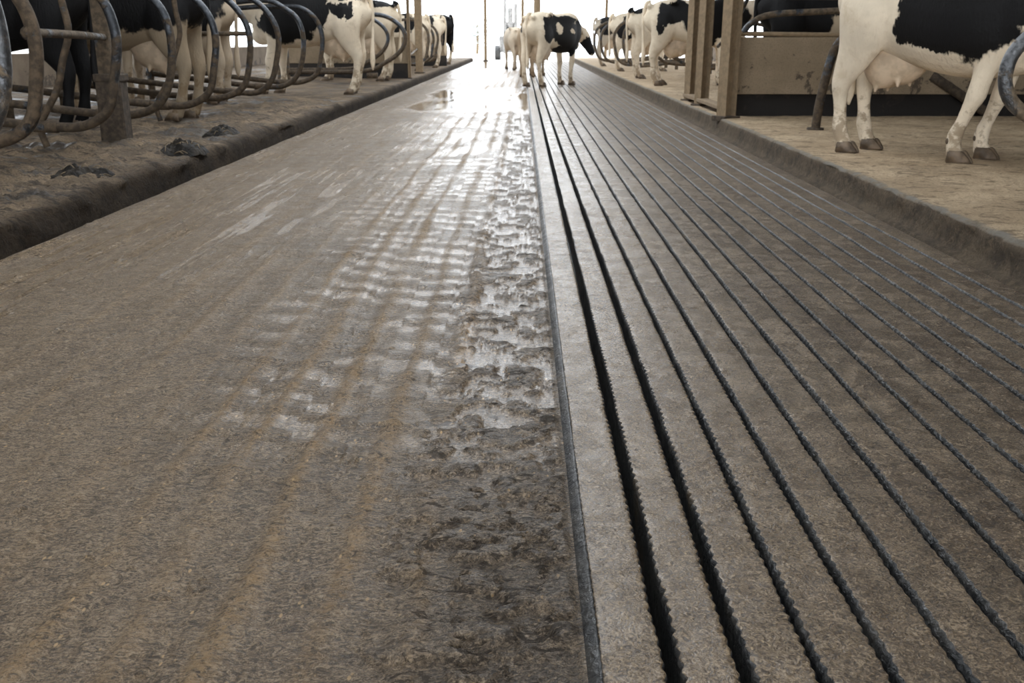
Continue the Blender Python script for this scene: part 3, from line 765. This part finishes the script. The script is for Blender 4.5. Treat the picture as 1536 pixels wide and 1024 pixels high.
for k in range(420):
    a, b, c = rng.gauss(0, .42), rng.gauss(0, .4), rng.gauss(1.55, .42)
    d = Vector((rng.gauss(0, 1), rng.gauss(0, 1), rng.gauss(0, 1))).normalized(); e = d.orthogonal().normalized()
    p = Vector((a, b, max(.7, c))); q = len(V)
    V += [p - e * .05, p + d * .11, p + e * .05, p - d * .11]; Fs.append((q, q + 1, q + 2, q + 3))
mesh_obj('foliage', V, Fs, M['leaf'], r0, False)['kind'] = 'stuff'

# ------------------------------------------------------------------ cows
def ring_loft(bm, pts, rad, side=Vector((0, 1, 0)), n=18, sub=3, power=2.0):
    P = catmull(pts, sub)
    ra = catmull([(a, b, 0) for a, b in rad], sub)
    m = len(P); rings = []
    for i, p in enumerate(P):
        t = (P[min(i + 1, m - 1)] - P[max(i - 1, 0)]).normalized()
        s = (side - t * side.dot(t)).normalized(); u = t.cross(s)
        ring = []
        for k in range(n):
            a = 2 * PI * k / n; c, q = math.cos(a), math.sin(a)
            c = math.copysign(abs(c) ** (2 / power), c); q = math.copysign(abs(q) ** (2 / power), q)
            ring.append(bm.verts.new(p + s * c * ra[i].x + u * q * ra[i].y))
        rings.append(ring)
    for i in range(m - 1):
        for k in range(n):
            bm.faces.new((rings[i][k], rings[i][(k + 1) % n], rings[i + 1][(k + 1) % n], rings[i + 1][k]))
    bm.faces.new(rings[0][::-1]); bm.faces.new(rings[-1])

def ellipsoid(bm, c, r, sub=3, rot=None):
    res = bmesh.ops.create_icosphere(bm, subdivisions=sub, radius=1.0)
    for v in res['verts']:
        p = Vector((v.co.x * r[0], v.co.y * r[1], v.co.z * r[2]))
        if rot: p = rot @ p
        v.co = p + Vector(c)

TRUNK = [(-.87, 1.32, 1.12, .07), (-.83, 1.37, 1.02, .15), (-.74, 1.405, .90, .215), (-.60, 1.415, .80, .255), (-.44, 1.425, .73, .275), (-.22, 1.40, .69, .295),
         (.03, 1.39, .645, .33), (.23, 1.395, .63, .325), (.40, 1.415, .64, .275), (.54, 1.42, .67, .225), (.68, 1.385, .74, .165), (.78, 1.28, .86, .09)]
HIND = [(-.56, .15, 1.14, .13, .25), (-.575, .20, .98, .118, .235), (-.60, .205, .84, .092, .195), (-.64, .19, .72, .068, .145), (-.690, .175, .61, .052, .098), (-.722, .167, .53, .047, .072), (-.730, .165, .47, .045, .058),
        (-.722, .16, .39, .037, .046), (-.705, .16, .29, .034, .042), (-.690, .16, .19, .041, .050), (-.665, .16, .12, .039, .048), (-.635, .16, .05, .047, .056)]
FRONT = [(.44, .15, 1.18, .10, .20), (.45, .185, .98, .095, .17), (.40, .19, .80, .070, .115), (.405, .18, .66, .054, .074), (.415, .175, .53, .046, .056), (.420, .17, .455, .048, .056), (.412, .17, .38, .038, .044),
         (.405, .17, .27, .032, .037), (.40, .17, .185, .038, .045), (.42, .17, .115, .036, .044), (.44, .17, .05, .045, .054)]

def remesh(bm, voxel, smooth=6):
    me = bpy.data.meshes.new('tmp'); bmesh.ops.recalc_face_normals(bm, faces=bm.faces); bm.to_mesh(me); bm.free()
    o = bpy.data.objects.new('tmp', me); COL.objects.link(o)
    m = o.modifiers.new('r', 'REMESH'); m.mode = 'VOXEL'; m.voxel_size = voxel
    s = o.modifiers.new('s', 'SMOOTH'); s.factor = .5; s.iterations = smooth
    dg = bpy.context.evaluated_depsgraph_get(); dg.update()
    ev = bpy.data.meshes.new_from_object(o.evaluated_get(dg))
    bpy.data.objects.remove(o); bpy.data.meshes.remove(me)
    ev.polygons.foreach_set('use_smooth', [True] * len(ev.polygons))
    return ev

def cow(label, coat, hind, z, heading, scale=1.0, legs=None, neck=(15, 0), head=(-40, 0), voxel=.022, group='dairy cows', udder=True, tail=(0, 0), ears=True, udder_mat=None, ud=(0, 0, 1.0), belly=0.0):
    """hind = world x,y between the hind hooves; heading = direction of the nose (radians from +x)"""
    legs = legs or {}
    bm = bmesh.new()
    # trunk
    TR = [(x, t, b - belly * max(0, 1 - ((x - .05) / .62) ** 2), w) for x, t, b, w in TRUNK]
    ring_loft(bm, [(x, 0, (t + b) / 2) for x, t, b, w in TR], [(w, (t - b) / 2) for x, t, b, w in TR], power=2.25, n=28)
    for s in (-1, 1):
        ellipsoid(bm, (-.44, s * .235, 1.365), (.08, .045, .055)); ellipsoid(bm, (-.82, s * .11, 1.30), (.06, .045, .05))
        ellipsoid(bm, (.50, s * .17, 1.05), (.17, .09, .26))
    ellipsoid(bm, (.66, 0, .80), (.16, .11, .13))
    # neck and head
    npit, nyaw = (math.radians(a) for a in neck); hp, hy = (math.radians(a) for a in head)
    B = Vector((.56, 0, 1.14)); d = Vector((math.cos(npit) * math.cos(nyaw), math.cos(npit) * math.sin(nyaw), math.sin(npit)))
    E = B + d * .58
    side = Vector((-math.sin(nyaw), math.cos(nyaw), 0))
    ring_loft(bm, [tuple(B - Vector((.12, 0, .02))), tuple(B.lerp(E, .35) + Vector((0, 0, -.01))), tuple(B.lerp(E, .7)), tuple(E)], [(.17, .27), (.125, .215), (.095, .165), (.09, .135)], side)
    h = Vector((math.cos(hp) * math.cos(hy), math.cos(hp) * math.sin(hy), math.sin(hp))); hs = Vector((-math.sin(hy), math.cos(hy), 0)); hu = h.cross(hs)
    H0 = E - h * .05
    ring_loft(bm, [tuple(H0 + h * a) for a in (-.02, .10, .22, .34, .44, .51, .535)], [(.085, .10), (.115, .14), (.10, .125), (.075, .095), (.072, .082), (.062, .065), (.03, .03)], hs, power=2.3)
    ellipsoid(bm, H0 + h * .0 + hu * .07, (.07, .07, .06))
    hoofs = []
    for key, tmpl, s in (('hl', HIND, 1), ('hr', HIND, -1), ('fl', FRONT, 1), ('fr', FRONT, -1)):
        dx, dy = legs.get(key, (0, 0))
        pts, rad = [], []
        for (x, y, zz, a, b) in tmpl:
            w = max(0, min(1, (1.0 - zz) / .9)) 
            k = 1.0 + .20 * max(0, min(1, (.75 - zz) / .2))
            pts.append((x + dx * w, s * (y + dy * w), zz)); rad.append((a * k, b * k))
        ring_loft(bm, pts, rad, n=14)
        x, y, zz = pts[-1]; hoofs.append((x + .035, y))
    me = remesh(bm, voxel, 5)
    me.materials.append(coat)
    o = bpy.data.objects.new('cow', me); COL.objects.link(o)
    c, s_ = math.cos(heading), math.sin(heading)
    ox, oy = -.66 * scale, 0
    o.location = (hind[0] - c * ox, hind[1] - s_ * ox, z); o.rotation_euler = (0, 0, heading); o.scale = (scale,) * 3
    tag(o, label, 'cow', group)
    for (x, y) in hoofs:
        bm = bmesh.new()
        for sd in (-1, 1):
            pr = [(-.065, .0, .085), (.025, .0, .085), (.085, .012, .022), (.088, .012, 0), (-.07, 0, 0)]
            L, R = [], []
            for (px, _, pz) in pr:
                wid = .037 if px < .06 else .016
                y0 = .003; y1 = .006 + 2 * wid * (.82 if pz > .05 else 1.0)
                L.append(bm.verts.new((x + px, y + sd * y0, pz))); R.append(bm.verts.new((x + px, y + sd * y1 * .8, pz)))
            bm.faces.new(L); bm.faces.new(R)
            for k in range(5): bm.faces.new((L[k], L[(k + 1) % 5], R[(k + 1) % 5], R[k]))
        bmesh.ops.bevel(bm, geom=list(bm.edges), offset=.007, segments=2, affect='EDGES')
        for sd in (-1, 1): ellipsoid(bm, (x - .082, y + sd * .026, .145), (.018, .014, .024), 2)
        bm_obj('hoof', bm, M['hoof'], o, True)
    if udder:
        bm = bmesh.new(); ux, uz, us = ud
        ellipsoid(bm, (-.40 + ux, 0, .69 + uz), (.235 * us, .155, .20 * us)); ellipsoid(bm, (-.47 + ux, .05, .66 + uz), (.15 * us, .11, .19 * us)); ellipsoid(bm, (-.47 + ux, -.05, .66 + uz), (.15 * us, .11, .19 * us))
        ellipsoid(bm, (-.24 + ux, 0, .73 + uz), (.14, .11, .11))
        for tx in (-.50, -.33):
            for s in (-1, 1):
                zt = (.66 - .175 * us if tx < -.4 else .69 - .165 * us) + uz
                ring_loft(bm, [(tx + ux, s * .085, zt + .06), (tx + ux + .003, s * .09, zt - .015), (tx + ux + .005, s * .09, zt - .045)], [(.026, .026), (.018, .018), (.012, .012)], n=8)
        mu = remesh(bm, .014, 4); mu.materials.append(udder_mat or M['udder'])
        u = bpy.data.objects.new('udder', mu); COL.objects.link(u); u.parent = o; u['label'] = 'full bare udder with teats'
    # tail
    tx, ty = tail
    bm = bmesh.new()
    ring_loft(bm, [(-.80, 0, 1.37), (-.885, 0, 1.33), (-.925 + tx * .2, ty * .2, 1.10), (-.915 + tx * .5, ty * .5, .82), (-.90 + tx * .9, ty * .9, .60), (-.90 + tx, ty, .44), (-.90 + tx, ty, .33)],
              [(.035, .04), (.032, .035), (.024, .026), (.019, .02), (.03, .032), (.034, .036), (.008, .008)], n=10)
    t = bm_obj('tail', bm, coat, o, True)
    if ears:
        for s in (-1, 1):
            bm = bmesh.new(); rot = Matrix.Rotation(hy, 3, 'Z') @ Matrix.Rotation(s * math.radians(-12), 3, 'X')
            ellipsoid(bm, H0 + hs * s * .185 + hu * .02 + h * .02, (.022, .10, .05), 2, rot); bm_obj('ear', bm, coat, o, True)
            bm = bmesh.new(); ellipsoid(bm, H0 + h * .15 + hs * s * .098 + hu * .045, (.022, .014, .018), 2); bm_obj('eye', bm, M['eye'], o, True)
        bm = bmesh.new(); ellipsoid(bm, H0 + h * .49 - hu * .005, (.052, .058, .05), 2, Matrix.Rotation(hy, 3, 'Z') @ Matrix.Rotation(-hp, 3, 'Y')); bm_obj('muzzle', bm, M['nose'], o, True)
    return o

B = (.0,)
# large cow at the right
cow('large white-legged cow with a black flank standing on the right platform',
    mat_coat('coat_large', [(.17, 0, 1.13, .45, .9, .46), (-.13, 0, 1.0, .22, .9, .26), (.12, 0, .90, .34, .9, .20), (.58, 0, 1.22, .40, .9, .36), (-.62, -.25, 1.20, .05, .2, .08), (-.50, -.25, 1.22, .06, .2, .07), (-.28, -.2, 1.30, .12, .4, .16)], dirt=.9),
    (2.46, 7.17), KZ, math.radians(-48), .96, {'hl': (-.04, 0), 'hr': (-.05, .02), 'fl': (-.24, .0), 'fr': (-.27, .02)}, neck=(12, 5), head=(-30, 5), voxel=.015, ud=(-.03, .01, 1.06), tail=(.05, .12), belly=.075)
# walking cow in the middle
cow('black and white cow standing on the slats with its head turned right',
    mat_coat('coat_middle', [(-.42, -.30, 1.12, .14, .25, .24), (-.2, -.3, 1.26, .25, .2, .12), (-.18, -.3, .98, .2, .25, .12), (.02, -.32, 1.02, .30, .25, .30), (.30, -.3, .95, .28, .30, .25), (.10, -.25, 1.28, .34, .18, .10), (.52, -.25, 1.02, .20, .25, .26), (.25, -.1, .72, .5, .25, .12), (1.20, .0, .76, .20, .22, .22), (-.54, -.3, 1.10, .15, .22, .28), (-.80, .20, 1.20, .12, .12, .20), (.2, .3, 1.1, .4, .25, .3)],
             holes=[(-.24, -.3, 1.10, .10, .2, .12), (.20, -.35, 1.06, .09, .2, .06)]),
    (.15, 20.1), TOP, math.radians(52), 1.03, {'hl': (-.08, 0), 'hr': (.03, 0), 'fl': (.03, 0), 'fr': (-.06, 0)}, neck=(-14, 10), head=(-60, -52), voxel=.02, tail=(.06, .02))
cow('pale cow walking away behind the left flank of the middle cow',
    mat_coat('coat_pale', [(.5, .3, 1.1, .15, .2, .2)], white=(.60, .50, .38)),
    (-.28, 31.5), 0.0, math.radians(103), .92, {'hl': (-.12, 0), 'fr': (.1, 0)}, neck=(-8, -25), head=(-55, -30), voxel=.03)
cow('brown-legged cow mostly hidden behind the middle cow',
    mat_coat('coat_hidden', [(0, 0, 1.15, .5, .6, .35)], white=(.40, .30, .2)),
    (.02, 25.5), 0.004, math.radians(75), .95, {}, neck=(5, 0), head=(-40, 0), voxel=.03)
# left row
WR = mat_coat('coat_white_rump', [(.22, 0, 1.12, .50, .9, .42), (-.22, 0, 1.12, .16, .9, .26), (-.50, .26, 1.12, .13, .2, .10), (-.58, .26, 1.30, .09, .2, .07), (-.72, .2, 1.30, .06, .2, .08), (-.66, .24, 1.10, .06, .2, .09), (-.48, .24, 1.36, .05, .2, .06), (-.40, .26, 1.20, .06, .2, .08), (.25, 0, 1.45, .4, .5, .08)], holes=[(.62, .2, 1.2, .10, .4, .2)])
cow('black-flanked cow with a white spotted rump on the left kerb', WR, (-2.53, 14.65), KZ, math.radians(178), 1.04, {'fl': (.20, 0), 'fr': (.05, 0), 'hl': (.02, 0), 'hr': (.05, 0)}, neck=(8, 0), head=(-40, 0), voxel=.018)
cow('white cow with a black back beside the left brown board partition',
    mat_coat('coat_left_b', [(.0, 0, 1.42, .55, .5, .16), (.35, 0, 1.0, .35, .6, .4), (-.60, 0, 1.38, .32, .5, .13)], white=(.60, .50, .37)), (-2.72, 19.3), KZ, math.radians(180), 1.06, {'hl': (.06, 0)}, voxel=.024)
cow('black cow in the nearest left stalls with only dark legs and belly showing',
    mat_coat('coat_left_c', [(0, 0, 1.0, 1.4, 1, 1.2)], holes=[(-.15, 0, .55, .18, .5, .12)]), (-4.05, 8.66), KZ, math.radians(180), 1.0, {'fl': (-.1, 0)}, voxel=.02, udder=False)
cow('black cow with white udder and hind legs behind the square stump post',
    mat_coat('coat_left_d_shaded', [(0, 0, 1.28, 1.5, .9, .46), (.7, 0, 1.2, .6, .6, .5)], white=(.34, .265, .18)), (-3.42, 9.88), KZ, math.radians(180), 1.02, {'hl': (.06, 0), 'fr': (.1, 0)}, voxel=.018, ud=(0, .0, 1.12))  # white dimmed: the shade inside the stall is put into this coat
cow('black cow with a pale neck stripe seen between the left dividers',
    mat_coat('coat_left_e', [(-.1, 0, 1.2, .75, .9, .55), (1.1, 0, 1.1, .3, .4, .4)], white=(.45, .36, .26)), (-3.85, 12.3), KZ, math.radians(180), 1.0, {}, voxel=.024)
cow('dark-flanked cow standing just right of the left brown post',
    mat_coat('coat_left_f', [(-.2, 0, 1.15, .45, .6, .26), (.4, 0, 1.2, .4, .6, .4)], holes=[(-.25, .3, 1.1, .06, .3, .3)]), (-2.75, 25.6), KZ, math.radians(180), 1.0, {}, voxel=.03)
cow('white-patched cow behind the far left dividers',
    mat_coat('coat_left_h', [(-.45, 0, 1.25, .16, .6, .2), (.2, 0, 1.2, .4, .6, .4)]), (-2.55, 28.2), KZ, math.radians(184), 1.0, {}, voxel=.03)
cow('far left cow with a dark rump turned to the alley',
    mat_coat('coat_left_g', [(-.75, 0, 1.0, .22, .6, .60), (.1, 0, 1.2, .5, .6, .3)]), (-2.55, 31.5), KZ, math.radians(150), 1.08, {}, voxel=.03)
# right row
cow('white-rumped cow with a black saddle left of the right tan posts',
    mat_coat('coat_right_a', [(.25, 0, 1.12, .60, .9, .36), (-.42, 0, 1.22, .30, .9, .22), (-.62, -.25, 1.02, .07, .2, .17), (.10, 0, .80, .24, .6, .15)], holes=[(-.52, 0, 1.44, .22, .4, .09)]), (2.30, 17.5), KZ, math.radians(-4), 1.02, {'hr': (-.03, 0), 'hl': (.06, 0)}, voxel=.02, ud=(.06, .0, 1.1))
cow('white-legged cow with a dark tail head behind the black-saddled cow',
    mat_coat('coat_right_b', [(-.75, 0, 1.40, .20, .4, .14), (.1, 0, 1.2, .4, .6, .3)]), (2.32, 20.6), KZ, math.radians(5), 1.0, {}, voxel=.024)
cow('dark-sided cow standing among the far right dividers',
    mat_coat('coat_right_c', [(-.3, 0, 1.22, .34, .6, .20), (-.45, -.3, .98, .30, .25, .22), (.3, 0, 1.1, .4, .6, .4)], holes=[(-.45, -.3, 1.05, .07, .2, .2)]), (2.35, 25.3), KZ, math.radians(0), 1.0, {}, voxel=.026)
cow('grey and white cow deepest among the far right dividers',
    mat_coat('coat_right_d', [(-.5, 0, 1.15, .30, .6, .3), (.3, 0, 1.1, .4, .6, .4)], white=(.5, .43, .34)), (2.25, 29.8), KZ, math.radians(0), 1.0, {}, voxel=.03)
cow('black cow with a ragged white belly behind the concrete board',
    mat_coat('coat_right_e', [(0, 0, 1.42, 1.6, 1, .40), (-.55, 0, 1.05, .45, .9, .5), (.5, 0, 1.05, .28, .9, .5), (1.0, 0, 1.1, .4, .5, .5)], white=(.50, .40, .28)), (3.0, 12.0), KZ, math.radians(0), 1.03, {}, voxel=.022)
# ------------------------------------------------------------------ light: overcast sky through the ridge and the open ends
w = bpy.data.worlds.new('overcast_sky'); S.world = w; w.use_nodes = True
nt = w.node_tree; bg = nt.nodes['Background']
tc = nt.nodes.new('ShaderNodeTexCoord'); sp = nt.nodes.new('ShaderNodeSeparateXYZ'); nt.links.new(tc.outputs['Generated'], sp.inputs[0])
mr = nt.nodes.new('ShaderNodeMapRange'); nt.links.new(sp.outputs[2], mr.inputs['Value'])
mr.inputs['From Min'].default_value = 0; mr.inputs['From Max'].default_value = .6
mr.inputs['To Min'].default_value = 3.9; mr.inputs['To Max'].default_value = 3.6
nt.links.new(mr.outputs[0], bg.inputs['Strength'])
bg.inputs['Color'].default_value = (.90, .95, 1.0, 1)

S.view_settings.view_transform = 'Standard'; S.view_settings.look = 'None'
S.view_settings.gamma = 1.0; S.view_settings.use_curve_mapping = False
S.view_settings.exposure = 0.42
S.cycles.max_bounces = 6
